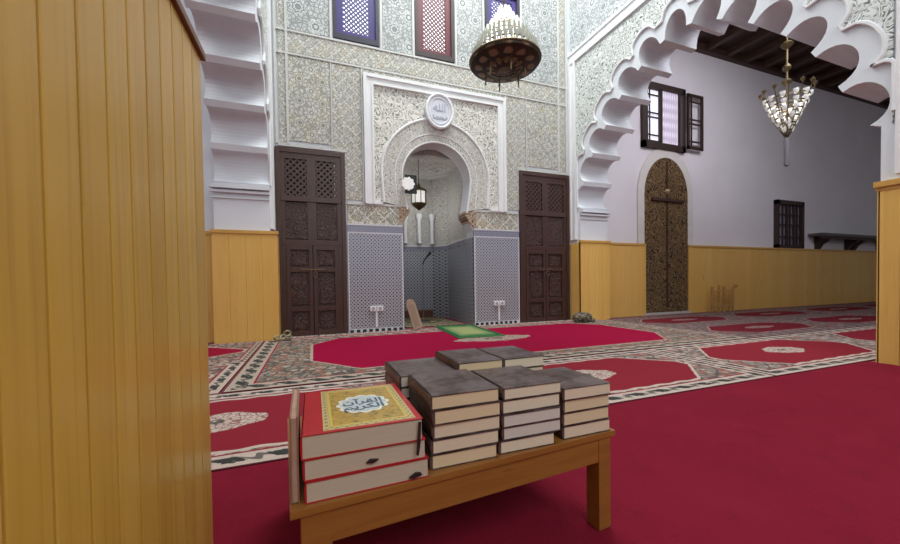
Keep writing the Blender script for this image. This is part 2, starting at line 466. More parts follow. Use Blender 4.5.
def arch_dress(face, sgn):
    x0, x1 = sorted((face, face-sgn*.018))
    b = MB().prism([(5.42, 2.10), (5.42, 4.70), (1.55, 4.70), (1.55, 2.02)]+BAND[::-1], 'X', x0, x1); T(b, st_side)
    b = MB().tube([(face-sgn*.018, y, z) for y, z in BAND], .018, 6)
    x0, x1 = sorted((face, face-sgn*.05)); x2, x3 = sorted((face, face-sgn*.03))
    b.box(x0, x1, -1.5, YB, 4.74, 4.79).box(x2, x3, -1.5, YB, 4.79, 4.90).box(x0, x1, -1.5, YB, 4.90, 4.95)
    b.box(x0, x1, 5.43, 5.47, 1.5, 4.74).box(x0, x1, 5.55, YB, 1.5, 4.74).box(x2, x3, 5.47, 5.55, 1.5, 4.74)
    b.box(x2, x3, 1.50, 1.53, 1.6, 4.74).box(x2, x3, 1.38, 1.40, 1.6, 4.74)
    T(b, plaster_band)
    x0, x1 = sorted((face, face-sgn*.015))
    T(MB().box(x0, x1, -1.5, YB-.03, 4.98, 7.9), st_side2)
    T(MB().box(x0, x1, 1.40, 1.50, 1.62, 4.70), st_side)
arch_dress(XR, 1); arch_dress(XL, -1)
# impost mouldings under the last foil
b = MB()
for x0, x1 in ((XR-.01, XR2+.03), (XL2-.03, XL+.01)):
    for yy, s in ((5.35, -1),):
        for z0, z1, o in ((1.93, 1.96, .05), (1.98, 2.035, .075), (1.86, 1.88, .02)):
            y0, y1 = sorted((yy, yy+s*o)); b.box(x0, x1, y0, y1, z0, z1)
T(b, plaster)
# hall beyond the right arch, aisle beyond the left
YH = 5.58
struct(MB().box(XR2, 18.5, YH, YH+.3, 0, 6).build('wall_hall', plaster_hall))
struct(MB().box(-4.6, XL2, YH, YH+.3, 0, 6).build('wall_aisle', plaster))
struct(MB().box(18.3, 18.5, -6, YH, 0, 6).build('wall_end', plaster_hall))
struct(MB().box(-4.8, -4.6, -6, YH, 0, 6).build('wall_side', plaster))
darkwood = plain('dark stained ceiling wood', (.040, .018, .012), .6, 0, .4, 4, .2)
b = MB().box(XR2, 18.4, -1.6, YH, 5.85, 5.95); struct(b.build('ceiling', darkwood))
b = MB()
for k in range(20): b.box(5.5+k*.65, 5.62+k*.65, -1.5, YH, 5.72, 5.85)
b.box(XR2, 18.3, YH-.10, YH, 5.70, 5.85); b.box(XR2, 18.3, 3.4, 3.6, 5.6, 5.85)
T(b, plain('ceiling beam wood', (.055, .026, .017), .6, 0, .4, 4, .2))
T(MB().box(-4.6, XL2, -1.6, YH, 5.85, 5.95), plaster)
T(MB().box(XL2, XR2, -1.6, YB+.28, ZT, ZT+.1), plaster)

# ---- pine panelling
def boards_x(b, x0, x1, y0, y1, z0, z1, bw=.19):
    n = max(1, round((x1-x0)/bw)); ww = (x1-x0)/n
    for k in range(n): b.box(x0+k*ww, x0+(k+1)*ww-.0015, y0, y1, z0, z1, .0012)
def boards_y(b, x0, x1, y0, y1, z0, z1, bw=.093):
    n = max(1, round((y1-y0)/bw)); ww = (y1-y0)/n
    for k in range(n): b.box(x0, x1, y0+k*ww+.0015, y0+(k+1)*ww-.0015, z0, z1, .004)
# right: far jamb, hall wall, near pier
b = MB(); boards_x(b, XR-.03, XR2+.02, 5.31, 5.352, 0, 1.43); boards_y(b, XR-.03, XR, 5.312, 5.60, 0, 1.43, .15); T(b, board_x)
b = MB(); boards_x(b, XR2+.02, 6.37, YH-.06, YH, 0, 1.43); boards_x(b, 7.61, 18.3, YH-.06, YH, 0, 1.43); T(b, board_x)
b = MB().box(XR-.045, XR2+.035, 5.295, 5.352, 1.43, 1.475, .004).box(XR2+.02, 6.37, YH-.075, YH, 1.43, 1.475, .004).box(7.61, 18.3, YH-.075, YH, 1.43, 1.475, .004)
T(b, wood_cap)
b = MB(); boards_y(b, XR-.05, XR, -1.4, 1.62, 0, 1.50, .13); boards_x(b, XR-.05, XR2, 1.605, 1.622, 0, 1.50); T(b, board_y)
b = MB().box(XR-.07, XR, -1.4, 1.64, 1.50, 1.55, .005).box(XR-.055, XR, -1.4, 1.63, 1.47, 1.50); T(b, wood_cap)
# left: far jamb, aisle wall
b = MB(); boards_x(b, XL2-.02, XL+.09, 5.31, 5.352, 0, 1.41); boards_y(b, XL+.06, XL+.09, 5.36, 5.56, 0, 1.41, .15); T(b, board_x)
b = MB(); boards_x(b, -4.5, XL2-.02, YH-.06, YH, 0, 1.41); T(b, board_x)
b = MB().box(XL2-.035, XL+.105, 5.295, 5.352, 1.41, 1.455, .004).box(-4.5, XL2-.035, YH-.075, YH, 1.41, 1.455, .004); T(b, wood_cap)
# left: near partition clad in narrow tongue and groove boards
XP, BW = -.2725, .0688
b = MB(); edges = [.5244+BW*k for k in range(-24, 9)]+[1.155]
for y0, y1 in zip(edges, edges[1:]):
    b.box(XP-.022, XP, y0+.0016, y1-.0016, .009, 1.360, .0038)
b.box(-.42, XP-.002, 1.135, 1.157, .009, 1.360, .003)
b.box(-.42, XP-.014, -1.1, 1.14, .009, 1.355)
T(b, wood_boards('near varnished pine boards', 'y', BW, .5244-BW*8, (.47, .265, .034), (.68, .43, .085), .27))
b = MB().box(-.43, XP+.010, -1.12, 1.166, 1.360, 1.380, .004); T(b, wood_edge)
# left: pier of the left arch
b = MB(); boards_y(b, XL, XL+.04, -1.4, 1.62, 0, 1.50, .13); boards_x(b, XL2, XL+.04, 1.605, 1.622, 0, 1.50); T(b, board_y)
b = MB().box(XL, XL+.06, -1.4, 1.64, 1.50, 1.55, .005); T(b, wood_cap)

# ---- carved double doors on the back wall
door_wood = M('dark carved door wood', .45)
g = door_wood.noise(3, 4, door_wood.comb(door_wood.x*9, door_wood.z*1.2, door_wood.y*9))
door_wood.col(door_wood.mix((.034, .013, .009), (.075, .031, .022), g)); door_wood.bump(g, .2, .003); door_wood = door_wood.m
dc = M('dark carved door panel', .5)
pt = ((dc.noise(8, 1, dc.comb(dc.x, dc.z), dist=.5)*55).sin()).step(-.4, .4)
dc.col(dc.mix((.026, .011, .008), (.072, .032, .024), pt)); dc.bump(pt, .8, .01); door_carved = dc.m
iron = plain('worn door iron', (.16, .10, .06), .45, .6, .3, 30, .1)
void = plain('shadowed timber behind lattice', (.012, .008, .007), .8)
def lattice(b, x0, x1, z0, z1, y0, y1, p, wd):
    """crossing diagonal bars clipped to the rectangle"""
    W, H = x1-x0, z1-z0
    k = -H
    while k < W:
        for sg in (1, -1):
            # line x = k + t, z = t (or mirrored)
            t0 = max(0, -k); t1 = min(H, W-k)
            if t1-t0 > .01:
                za, zb = (t0, t1) if sg > 0 else (H-t0, H-t1)
                pa = Vector((x0+k+t0, 0, z0+za)); pb = Vector((x0+k+t1, 0, z0+zb))
                dv = (pb-pa).normalized(); nv = Vector((-dv.z, 0, dv.x))*wd/2
                q = [pa-nv, pb-nv, pb+nv, pa+nv]
                b.prism([(v.x, v.z) for v in q], 'Y', y0+(0 if sg > 0 else .004), y1+(0 if sg > 0 else .004))
        k += p
def door(n, x0, x1, zt, yf):
    W = x1-x0; e = empty('door_%d' % n, (0, 0, 0)); struct(e); mx = (x0+x1)/2
    b = MB()
    b.box(x0, x0+.06, yf-.05, yf+.0, 0, zt, .006).box(x1-.06, x1, yf-.05, yf, 0, zt, .006).box(x0+.06, x1-.06, yf-.05, yf, zt-.07, zt, .006)
    b.box(x0+.06, x1-.06, yf-.045, yf, 1.92, 2.00, .006)
    b.box(x0+.06, x1-.06, yf-.04, yf, 1.30, 1.38, .006)
    b.box(x0+.06, x0+.12, yf-.035, yf, .0, zt-.07).box(x1-.12, x1-.06, yf-.035, yf, .0, zt-.07).box(mx-.06, mx+.06, yf-.035, yf, 1.38, zt-.07)
    b.box(x0+.12, mx-.06, yf-.035, yf, 2.52, zt-.07).box(mx+.06, x1-.12, yf-.035, yf, 2.52, zt-.07)
    b.build('door_frame', door_wood, e)
    MB().box(x0+.01, x1-.01, yf-.004, yf+.02, 0, zt-.01).build('backing', void, e)
    b = MB()
    for a, c in ((x0+.12, mx-.06), (mx+.06, x1-.12)):
        b.box(a, c, yf-.022, yf-.004, 1.39, 1.91, .004)
    b.build('upper_panel', door_carved, e)
    for a, c in ((x0+.12, mx-.06), (mx+.06, x1-.12)):
        b = MB(); lattice(b, a, c, 2.0, 2.52, yf-.025, yf-.015, .085, .028); b.build('grille', door_wood, e)
    for s, a, c in ((0, x0+.12, mx-.004), (1, mx+.004, x1-.12)):
        b = MB(); rows = [.03, .38, .95, 1.30]
        b.box(a, a+.05, yf-.045, yf-.004, .01, 1.30, .004).box(c-.05, c, yf-.045, yf-.004, .01, 1.30, .004)
        for z in (.01, .36, .92, 1.235): b.box(a+.05, c-.05, yf-.045, yf-.004, z, z+.065, .004)
        lf = b.build('leaf', door_wood, e)
        for z0, z1 in ((.075, .36), (.425, .92), (.985, 1.235)):
            b = MB().box(a+.05, c-.05, yf-.020, yf-.004, z0, z1).box(a+.085, c-.085, yf-.030, yf-.018, z0+.035, z1-.035, .006)
            b.build('carved_panel', door_carved, lf)
    b = MB().box(mx-.16, mx+.16, yf-.055, yf-.043, .945, .965, .002).tube([(mx+.03+.03*math.cos(k*PI/6), yf-.06, .88+.04*math.sin(k*PI/6)) for k in range(12)], .006, 6, True)
    b.build('bolt', iron, e)
    return e
door(1, -.47, .468, 2.67, YB-.005); door(2, 3.44, 4.50, 2.70, YB-.005)

# ---- coloured lattice windows high on the back wall
day = M('bright daylight behind lattice', .5); day.col((.8, .85, .95)); day.emit((.93, .95, 1), 2.4); day = day.m
lat_white = plain('pale lattice wood', (.30, .24, .30), .5)
for i, (x0, x1, c) in enumerate(wins):
    colr = {'purple': (.040, .024, .17), 'maroon': (.12, .014, .024)}[c]
    mat = plain(c+' painted window frame', colr, .5, 0, .2, 20, .1)
    dk = plain(c+' dark outer frame', tuple(.15*v+.022 for v in colr), .55, 0, .2, 20)
    e = empty('window_%d' % (i+1)); struct(e)
    b = MB().box(x0, x0+.05, YB-.03, YB+.06, 4.35, 5.75).box(x1-.05, x1, YB-.03, YB+.06, 4.35, 5.75).box(x0+.05, x1-.05, YB-.03, YB+.06, 4.35, 4.43).box(x0+.05, x1-.05, YB-.03, YB+.06, 5.68, 5.75)
    b.build('window_frame', dk, e)
    b = MB().box(x0+.05, x0+.14, YB, YB+.05, 4.43, 5.68).box(x1-.14, x1-.05, YB, YB+.05, 4.43, 5.68).box(x0+.14, x1-.14, YB, YB+.05, 4.43, 4.49).box(x0+.14, x1-.14, YB, YB+.05, 5.6, 5.68)
    b.build('sash', mat, e)
    b = MB(); lattice(b, x0+.14, x1-.14, 4.49, 5.6, YB+.01, YB+.025, .068, .022)
    b.build('lattice', plain(c+' lattice bars', tuple(v*.8+.06 for v in colr), .5), e)
    MB().box(x0+.02, x1-.02, YB+.12, YB+.14, 4.36, 5.74).build('pane', day, e)

# ---- hall door, windows
gold = M('gilded carved door', .5, .25)
p = ((gold.noise(7, 2, gold.comb(gold.x, gold.z), dist=.8)*60).sin()).step(-.3, .4)
gold.col(gold.mix((.035, .018, .008), (.30, .19, .08), p)); gold.bump(p, .7, .01); gold = gold.m
def pointed(cx, hw, zs, zt, n=10):
    h = zt-zs; R = (h*h+hw*hw)/(2*hw) if h > hw else hw
    pts = [(cx+hw, 0)]
    for k in range(n+1):
        a = k/n; x = hw*math.cos(a*PI/2); z = h*math.sin(a*PI/2)**1.0*(1+.0*a); pts.append((cx+x, zs+z))
    for k in range(n-1, -1, -1):
        a = k/n; pts.append((cx-hw*math.cos(a*PI/2), zs+h*math.sin(a*PI/2)))
    pts.append((cx-hw, 0)); return pts
e = empty('door_3'); struct(e)
HC = 6.99
o_ = pointed(HC, .80, 2.50, 3.50); i_ = pointed(HC, .62, 2.50, 3.29)
o_[0] = (o_[0][0], 1.475); o_[-1] = (o_[-1][0], 1.475); i2 = list(i_); i2[0] = (i2[0][0], 1.475); i2[-1] = (i2[-1][0], 1.475)
MB().prism(o_+i2[::-1], 'Y', YH-.03, YH).build('surround', plain('cream arch surround', (.66, .63, .60), .7, 0, .1, 6, .2), e)
for s in (-1, 1):
    half = [p for p in i_ if (p[0]-HC)*s >= -1e-6]
    half = half+[(HC, 0)] if s > 0 else [(HC, 0)]+half
    lf = MB().prism(half, 'Y', YH-.04, YH-.001).build('leaf', gold, e)
    MB().box(*sorted((HC+s*.004, HC+s*.022)), YH-.048, YH-.04, .15, 3.2).build('meeting_stile', door_wood, lf)
MB().box(HC-.46, HC+.46, YH-.09, YH-.04, 2.37, 2.43, .008).build('crossbar', door_wood, e)
MB().lathe([(0, -.06), (.03, -.05), (.06, 0), (.03, .05), (0, .06)], (HC, YH-.04, 2.58), 12).build('boss', plain('pale boss', (.5, .4, .25), .4, .3), e, True)
MB().box(HC-.66, HC+.66, YH-.09, YH, 0, .05).build('sill', plain('stone sill', (.5, .46, .44), .8), e)

wdark = plain('dark brown window timber', (.035, .017, .014), .5, 0, .3, 10, .1)
e = empty('window_4'); struct(e); WX0, WX1, WZ0, WZ1 = 6.30, 7.52, 3.45, 4.78
b = MB().box(WX0, WX0+.09, YH-.07, YH, WZ0, WZ1).box(WX1-.09, WX1, YH-.07, YH, WZ0, WZ1).box(WX0, WX1, YH-.07, YH, WZ0, WZ0+.12).box(WX0, WX1, YH-.07, YH, WZ1-.12, WZ1)
b.build('window_frame', wdark, e)
hall_glass = M('hall window pane in daylight', .2); hall_glass.col((.7, .72, .8)); hall_glass.emit((.88, .88, 1), .85); hall_glass = hall_glass.m
MB().box(WX0+.05, WX1-.05, YH-.012, YH-.002, WZ0+.1, WZ1-.1).build('pane', hall_glass, e)
lace = M('pink lace curtain', .9)
lv = ((lace.x*95).sin()*.5+.5)*((lace.z*32).sin()*.5+.5)
lace.col(lace.mix((.50, .44, .56), (.84, .80, .86), lv)); lace.emit((.78, .70, .88), .25); lace = lace.m
b = MB(); x0, x1 = 6.80, 7.32; n = 40
pts = [(x0+(x1-x0)*k/n, YH-.030+.008*math.sin(k*1.3)) for k in range(n+1)]
b.prism(pts+[(x, y-.006) for x, y in pts[::-1]], 'Z', WZ0+.12, WZ1-.12); b.build('curtain', lace, e)
b = MB()
def sashbars(b, x0, x1, z0, z1, y0, y1, fw=.05):
    b.box(x0, x0+fw, y0, y1, z0, z1).box(x1-fw, x1, y0, y1, z0, z1).box(x0, x1, y0, y1, z0, z0+fw).box(x0, x1, y0, y1, z1-fw, z1)
    W, H = x1-x0, z1-z0
    b.box(x0+fw*1.9, x0+fw*1.9+.022, y0+.004, y1-.004, z0+fw, z1-fw)
    for f_ in (.14, .46, .54, .86): b.box(x0+fw, x1-fw, y0+.004, y1-.004, z0+H*f_-.013, z0+H*f_+.013)
sashbars(b, WX0+.09, 6.80, WZ0+.1, WZ1-.1, YH-.065, YH-.035); b.box(7.32, 7.36, YH-.065, YH-.035, WZ0+.1, WZ1-.1).box(6.79, 6.84, YH-.068, YH-.035, WZ0+.1, WZ1-.1)
b.build('casement', wdark, e)
b = MB(); sashbars(b, 7.54, 8.02, 3.53, 4.70, YH-.10, YH-.065, .06); b.build('shutter', wdark, e)

e = empty('window_5'); struct(e); X0, X1 = 10.67, 11.79
b = MB().box(X0, X0+.10, YH-.08, YH, 1.48, 2.66).box(X1-.10, X1, YH-.08, YH, 1.48, 2.66).box(X0, X1, YH-.08, YH, 1.48, 1.56).box(X0, X1, YH-.08, YH, 2.56, 2.66)
b.build('window_frame', wdark, e)
MB().box(X0+.05, X1-.05, YH-.01, YH-.002, 1.5, 2.62).build('pane', plain('dim grey pane', (.34, .33, .40), .25, 0, .4, 2, 0), e)
b = MB()
for k in range(5): b.box(X0+.26+k*.15, X0+.285+k*.15+(.05 if k in (1, 3) else 0), YH-.06, YH-.03, 1.55, 2.57)
for z in (1.75, 2.05, 2.30): b.box(X0+.1, X1-.1, YH-.055, YH-.035, z, z+.03)
b.build('window_grille', wdark, e)

# ------------------------------------------------------------------ floor coverings
def rug_mat(name, hx, hy, fx, fy, k, field, medal=(.26, .15), cream=(.50, .40, .33), dark=(.045, .05, .045), bw=.13, warm=(.28, .10, .08), mc=0.0, oy=0.0, tip=.15):
    a = M(name, .95, 0, .1); ax_, ay_ = a.x.abs(), a.y.abs(); fyy = (a.y-oy).abs()
    # octagonal field with cut corners and a wavy edge
    wob = ((a.x*31).sin()*(a.y*31).cos())*.007
    e = (ax_-fx).max(fyy-fy).max(ax_*k+fyy-(fx*k+fy*tip))+wob
    v = a.voro(16, 'F1', out='Distance'); vc = a.voro(11, 'DISTANCE_TO_EDGE').step(.03, .12)
    fl = a.mix(cream, tuple(c*.45+.03 for c in cream), v.step(.3, .5))
    fl = a.mix(dark, fl, vc.max(.25))
    fl = a.mix(fl, warm, a.noise(9, 2).step(.53, .6)*.7)
    c = a.mix(fl, field, e.lt(0))
    c = a.mix(c, cream, (e.gt(0))*(e.lt(.028)))
    # centre medallion
    mr = ((a.x-mc).abs()/medal[0]).op('POWER', 1.35)+((fyy/medal[1]).op('POWER', 1.7))+wob*16
    mc_ = a.mix(cream, (.20, .05, .04), (a.voro(26, 'DISTANCE_TO_EDGE').step(.09, .03)*.8).max(a.voro(40, 'F1').step(.25, .1)*.6))
    mc_ = a.mix(mc_, dark, mr.lt(.13)*a.voro(30, 'F1').gt(.3)*.8)
    c = a.mix(c, mc_, mr.lt(1))
    # guard border along the edge
    wd = (hx-ax_).min(hy-ay_)
    t = a.x+a.y*1.0
    blk = ((t*30).sin()).gt(.1); zig = (((t*62).sin()*.018+wd-(bw*.55))).abs().lt(.016)
    bd = a.mix(cream, dark, (blk*(wd.gt(.045))*(wd.lt(bw-.03))*a.voro(34, 'F1').gt(.22)).max(zig*.8))
    c = a.mix(c, bd, wd.lt(bw))
    c = a.mix(c, field, (wd.gt(bw))*(wd.lt(bw+.014)))
    c = a.mix(c, (.10, .02, .03), wd.lt(.010))
    pile = a.noise(160, 2); c = a.mix(c, (.04, .015, .015), pile.step(.45, .7)*.18)
    a.col(c); a.bump(pile, .35, .003)
    return a.m
def rug(name, cx, cy, hx, hy, mat, label, group=None, th=.009, cat='rug'):
    b = MB(); b.box(-hx, hx, -hy, hy, 0, th, .003)
    o = b.build(name, mat, loc=(cx, cy, 0)); tag(o, label, cat, group); return o
# plain crimson carpet of the foreground
a = M('plain crimson carpet pile', .95, 0, .1)
n = a.noise(1.8, 4); n2 = a.noise(140, 2); n3 = a.noise(6, 4, rough=.7)
c = a.mix((.165, .007, .020), (.225, .011, .030), n); c = a.mix(c, (.11, .004, .018), n3.step(.5, .75)*.35); c = a.mix(c, (.06, .002, .01), n2.step(.5, .8)*.3)
a.col(c); a.bump(n2, .4, .003)
o = MB().box(-.485, 4.515, -3.2, 1.665, 0, .008, .002).build('carpet', a.m); tag(o, 'plain crimson fitted carpet in front, under the wooden bench', 'carpet')
R1 = rug_mat('row rug pile', 1.245, .585, 1.02, .40, .95, (.235, .018, .030), cream=(.52, .43, .37))
for x0, x1, lb in ((-1.74, .75, 'red rug behind the near wood panelling, cream medallion cut off by it'),
                   (.755, 3.245, 'red bordered rug whose cream medallion shows just beyond the book stacks'),
                   (3.255, 5.745, 'red bordered rug with whole cream medallion left of the near wooden pier'),
                   (5.755, 8.245, 'red bordered rug in the hall, its left half showing beside the near pier')):
    rug('rug', (x0+x1)/2, 2.26, 1.245, .585, R1, lb, 'red prayer rugs laid in rows')
R2 = rug_mat('hall rug pile', 1.245, .58, .98, .34, .8, (.15, .012, .022), cream=(.29, .21, .20), medal=(.32, .10))
HL = ['nearer', 'farther']
spots = ['below the gilded arched door', 'right of the gilded arched door', 'below the small grilled window', 'below the dark wall shelf']
for r_, yc in enumerate((3.45, 4.63)):
    for k in range(4):
        x0 = 5.02+k*2.5
        rug('rug', x0+1.245, yc, 1.245, .58, R2, ('dark red rug in the hall back row, ' if r_ else 'dark red rug in the hall second row, ')+spots[k], 'dark red rugs across the hall floor')
a = M('hall floor strip pile', .95, 0, .1); nn = a.noise(120, 2)
st = ((a.x*9).sin()*.5+.5)
a.col(a.mix(a.mix((.13, .02, .03), (.30, .22, .20), a.voro(9).step(.2, .45)*.55), (.05, .01, .01), nn*.3)); a.bump(nn, .3, .002)
o = MB().box(5.16, 17.5, 5.225, 5.50, 0, .007, .002).build('runner', a.m); tag(o, 'narrow dark red patterned runner along the hall panelling', 'rug')
o = MB().box(8.25, 17.5, -1.5, 2.85, 0, .006).build('carpet', a.m); tag(o, 'dark red hall carpet hidden behind the near right pier', 'carpet')
o = MB().box(5.23, 8.24, -1.5, 1.66, 0, .006).build('carpet', a.m); tag(o, 'dark red hall carpet beside the near right pier', 'carpet')
# large magenta rug before the niche
RM = rug_mat('magenta rug pile', 2.81, 1.21, 2.22, .99, 1.25, (.30, .002, .036), medal=(.55, .22), cream=(.42, .35, .28), bw=.17, warm=(.30, .13, .08), oy=.12, tip=.5)
rug('large_rug', 2.20, 4.08, 2.81, 1.21, RM, 'large magenta red rug with wide patterned border in front of the niche', None, .010)
a = M('niche wall runner pile', .95, 0, .1); vv = a.voro(14, 'DISTANCE_TO_EDGE').step(.03, .12)
c = a.mix((.07, .06, .05), (.50, .42, .36), vv); c = a.mix(c, (.34, .02, .05), (((a.y-5.36).abs()).lt(.03)))
a.col(c); a.bump(a.noise(120), .3, .002)
o = MB().box(-.43, 4.50, 5.298, 5.57, 0, .007, .002).build('runner', a.m); tag(o, 'narrow patterned runner along the foot of the niche wall', 'rug')
# left aisle rugs
RL = rug_mat('aisle rug pile', 1.12, .55, .93, .38, .9, (.235, .018, .034))
rug('rug', -1.74, 3.42, 1.115, .54, RL, 'faded red aisle rug left of the patterned border, nearer of two', 'aisle rugs')
RL2 = rug_mat('aisle magenta pile', 1.12, .66, .98, .52, .75, (.28, .004, .030), bw=.08)
rug('rug', -1.74, 4.63, 1.115, .66, RL2, 'bright red aisle rug against the left wood panelling', 'aisle rugs')
# green mat at the niche, brown rug inside
a = M('green mat pile', .95, 0, .1); e_ = (a.x.abs()-.20).max(a.y.abs()-.40)
n = a.noise(14, 2); c = a.mix((.04, .15, .055), (.10, .24, .09), n); c = a.mix((.30, .33, .14), c, e_.step(-.10, .10)); c = a.mix(c, (.025, .09, .035), (((a.x.abs()-.29).max(a.y.abs()-.58)).abs()).lt(.03))
a.col(c); a.bump(a.noise(120), .3, .003)
b = MB(); b.box(-.33, .33, -.66, .66, 0, .012, .004); o = b.build('green_mat', a.m, loc=(2.13, 4.98, .0102)); o.rotation_euler = (0, 0, -.08)
tag(o, 'small green prayer mat lying at the mouth of the niche', 'mat')
o = MB().box(-.52, .52, -.72, .72, 0, .014, .004).build('niche_rug', rug_mat('niche rug pile', .52, .72, .36, .55, .9, (.12, .12, .06), cream=(.42, .38, .24), bw=.07), loc=(1.935, 6.50, 0)); tag(o, 'olive and cream rug inside the tiled niche', 'rug')
# brown step at the back of the niche
e = empty('low_step', (1.93, 7.27, 0), label='low dark brown wooden step against the back of the niche', cat='step')
MB().box(-.43, .43, -.06, .10, .14, .17, .004).build('tread', plain('brown step wood', (.12, .055, .02), .5), e)
MB().box(-.41, .41, -.04, .08, 0, .14).build('riser', plain('brown step riser', (.09, .035, .015), .6), e)

# ------------------------------------------------------------------ bench
bw_ = M('orange brown bench wood', .38)
g = bw_.noise(2.4, 5, bw_.comb(bw_.x*1.2, bw_.z*22, bw_.y*14), .6, .6)
cc = bw_.mix((.19, .070, .013), (.36, .155, .032), g); cc = bw_.mix(cc, (.12, .04, .01), bw_.voro(5, 'F1', bw_.comb(bw_.x*1.2, bw_.z*6)).step(.14, .04)*.7)
bw_.col(cc); bw_.bump(g, .15, .002); bwm = bw_.m
bench = empty('bench', (-.047, .772, 0), .07, label='low orange brown wooden bench carrying the stacks of books', cat='bench')
def bx(x0, x1, y0, y1, z0, z1, name, bev=.003):
    return MB().box(x0, x1, y0, y1, z0, z1, bev).build(name, bwm, bench)
bx(-.006, .886, .0, .55, .283, .300, 'seat', .002)
bx(.070, .826, .006, .026, .213, .283, 'apron', .0015); bx(.070, .826, .52, .54, .213, .283, 'apron', .0015)
bx(.024, .042, .055, .49, .213, .283, 'side_apron'); bx(.846, .864, .055, .49, .213, .283, 'side_apron')
for x in (.014, .824):
    for y in (.004, .495): bx(x, x+(.060 if x < .1 else .046), y, y+.05, .009, .2835, 'leg', .002)

# ------------------------------------------------------------------ books
leather = M('dark mottled leather cover', .30)
n = leather.noise(34, 5, rough=.65); n4 = leather.noise(9, 3)
leather.col(leather.mix(leather.mix((.018, .009, .007), (.125, .075, .062), n.step(.35, .7)), (.12, .088, .100), n4.step(.45, .7)*.7))
leather.bump((((leather.voro(60, 'F1')*30).sin())).step(-.4, .4)+n, .25, .0012); leather = leather.m
redc = plain('glossy red cover', (.40, .016, .020), .28, 0, .15, 6, .05)
def pages(name, c):
    a = M(name, .8); st = ((a.z*2600).sin()*.5+.5); n = a.noise(30, 3, a.comb(a.x*.3, a.z*20, a.y*.3))
    a.col(a.mix(tuple(v*.80 for v in c), c, n)); a.bump(a.noise(8, 2, a.comb(a.x*.2, a.z*300, a.y*.2)), .35, .0008); return a.m
PG = [pages('cream page edges', (.76, .66, .50)), pages('yellowed page edges', (.74, .59, .38)), pages('pale grey page edges', (.66, .61, .55)), pages('warm page edges', (.76, .63, .47))]
PGR = pages('grey cream page edges', (.56, .48, .37))
def book(name, x, y, z, wx, dy, h, cov, pg, label, group, rz=0, spine='x-', ct=.0024, so=.005):
    """book lying flat: x,y = front-left corner at floor of the book"""
    e = empty(name, (x+wx/2, y+dy/2, z), rz, label, 'book', group)
    ov = .0025
    MB().box(-wx/2, wx/2, -dy/2, dy/2, 0, ct, .001).build('back_cover', cov, e)
    fc = MB().box(-wx/2, wx/2, -dy/2, dy/2, h-ct, h, .001).build('front_cover', cov, e)
    px0, px1 = -wx/2+(so if spine == 'x-' else ov), wx/2-(so if spine == 'x+' else ov)
    MB().box(px0, px1, -dy/2+ov, dy/2-ov, ct, h-ct).build('page_block', pg, e)
    sx = -wx/2 if spine == 'x-' else wx/2; sg = -1 if spine == 'x-' else 1
    pr = [(sx-sg*so, 0)]+[(sx+sg*(so*.6*math.sin(PI*k/6)), h*k/6) for k in range(7)]+[(sx-sg*so, h)]
    MB().prism(pr, 'Y', -dy/2+.002, dy/2).build('spine', cov, e)
    return e, fc
ords = ['bottom', 'second from bottom', 'middle', 'second from top', 'topmost']
def stack(x, y, zs, wx, dy, where, group, offs, seed, spine='x-', names=None):
    random.seed(seed)
    for i, (z0, z1) in enumerate(zip(zs, zs[1:])):
        nm = ords[i] if len(zs) == 6 else ['bottom', 'second from bottom', 'second from top', 'topmost'][i]
        dx, dw = offs[i]
        book('book', x+dx, y+random.uniform(-.003, .004), z0+.0002, wx+dw, dy, z1-z0-.0006, leather, PG[(seed*3+i*5+i*i) % 4],
             'dark leather book, %s of the %s' % (nm, where), group, random.uniform(-.012, .012), spine)
# front row
stack(.256, .819, [.300, .336, .371, .407, .443, .478], .182, .220, 'stack beside the red books', 'dark books in the front row', [(-.002, -.004), (0, 0), (.006, .0), (.004, 0), (0, .002)], 3)
stack(.448, .826, [.300, .334, .368, .402, .438, .470], .182, .215, 'middle front stack', 'dark books in the front row', [(-.004, -.012), (.006, 0), (.004, .0), (.004, .002), (.010, 0)], 4)
stack(.650, .835, [.300, .337, .374, .411, .446], .168, .215, 'front stack at the bench\'s right end', 'dark books in the front row', [(0, .003), (0, 0), (.002, -.001), (0, .002)], 5)
# back row
stack(.234, 1.056, [.300, .334, .368, .402, .436, .470], .185, .225, 'back stack nearest the red books', 'dark books in the back row', [(0, 0)]*5, 6)
stack(.424, 1.062, [.300, .338, .376, .414, .452, .491], .160, .225, 'middle back stack', 'dark books in the back row', [(0, 0)]*5, 7)
stack(.592, 1.064, [.300, .338, .376, .414, .452, .489], .158, .215, 'back stack at the right', 'dark books in the back row', [(0, 0)]*5, 8)
# three large red books
rz = [.300, .345, .390, .441]
rl = ['large red covered book, bottom of the three red books', 'large red covered book, middle of the three red books', 'large red book with gold ornamented cover, topmost of three']
fcs = []
for i in range(3):
    e, fc = book('large_book', -.031+[.002, .001, 0][i], .790+[.0, .002, -.001][i], rz[i]+.0002, [.266, .262, .258][i], [.30, .305, .312][i], rz[i+1]-rz[i]-.0006, redc, PGR, rl[i], 'large red books', [.03, .02, .0][i], 'x-', .0022, .003)
    if i < 2: MB().prism([(.085, .010), (.095, .007), (.115, .011), (.112, .016), (.100, .018), (.092, .014)] if i == 0 else [(-.005, .016), (.010, .013), (.022, .019), (.004, .022)], 'Y', -.156, -.150).build('bookmark', plain('black ribbon', (.02, .012, .012), .5), e)
    else: MB().prism([(.112, -.030), (.118, .044), (.124, .044), (.121, -.010), (.117, -.032)], 'Y', -.1605, -.1575).build('bookmark', plain('black ribbon', (.02, .012, .012), .5), e)
    fcs.append((e, fc))
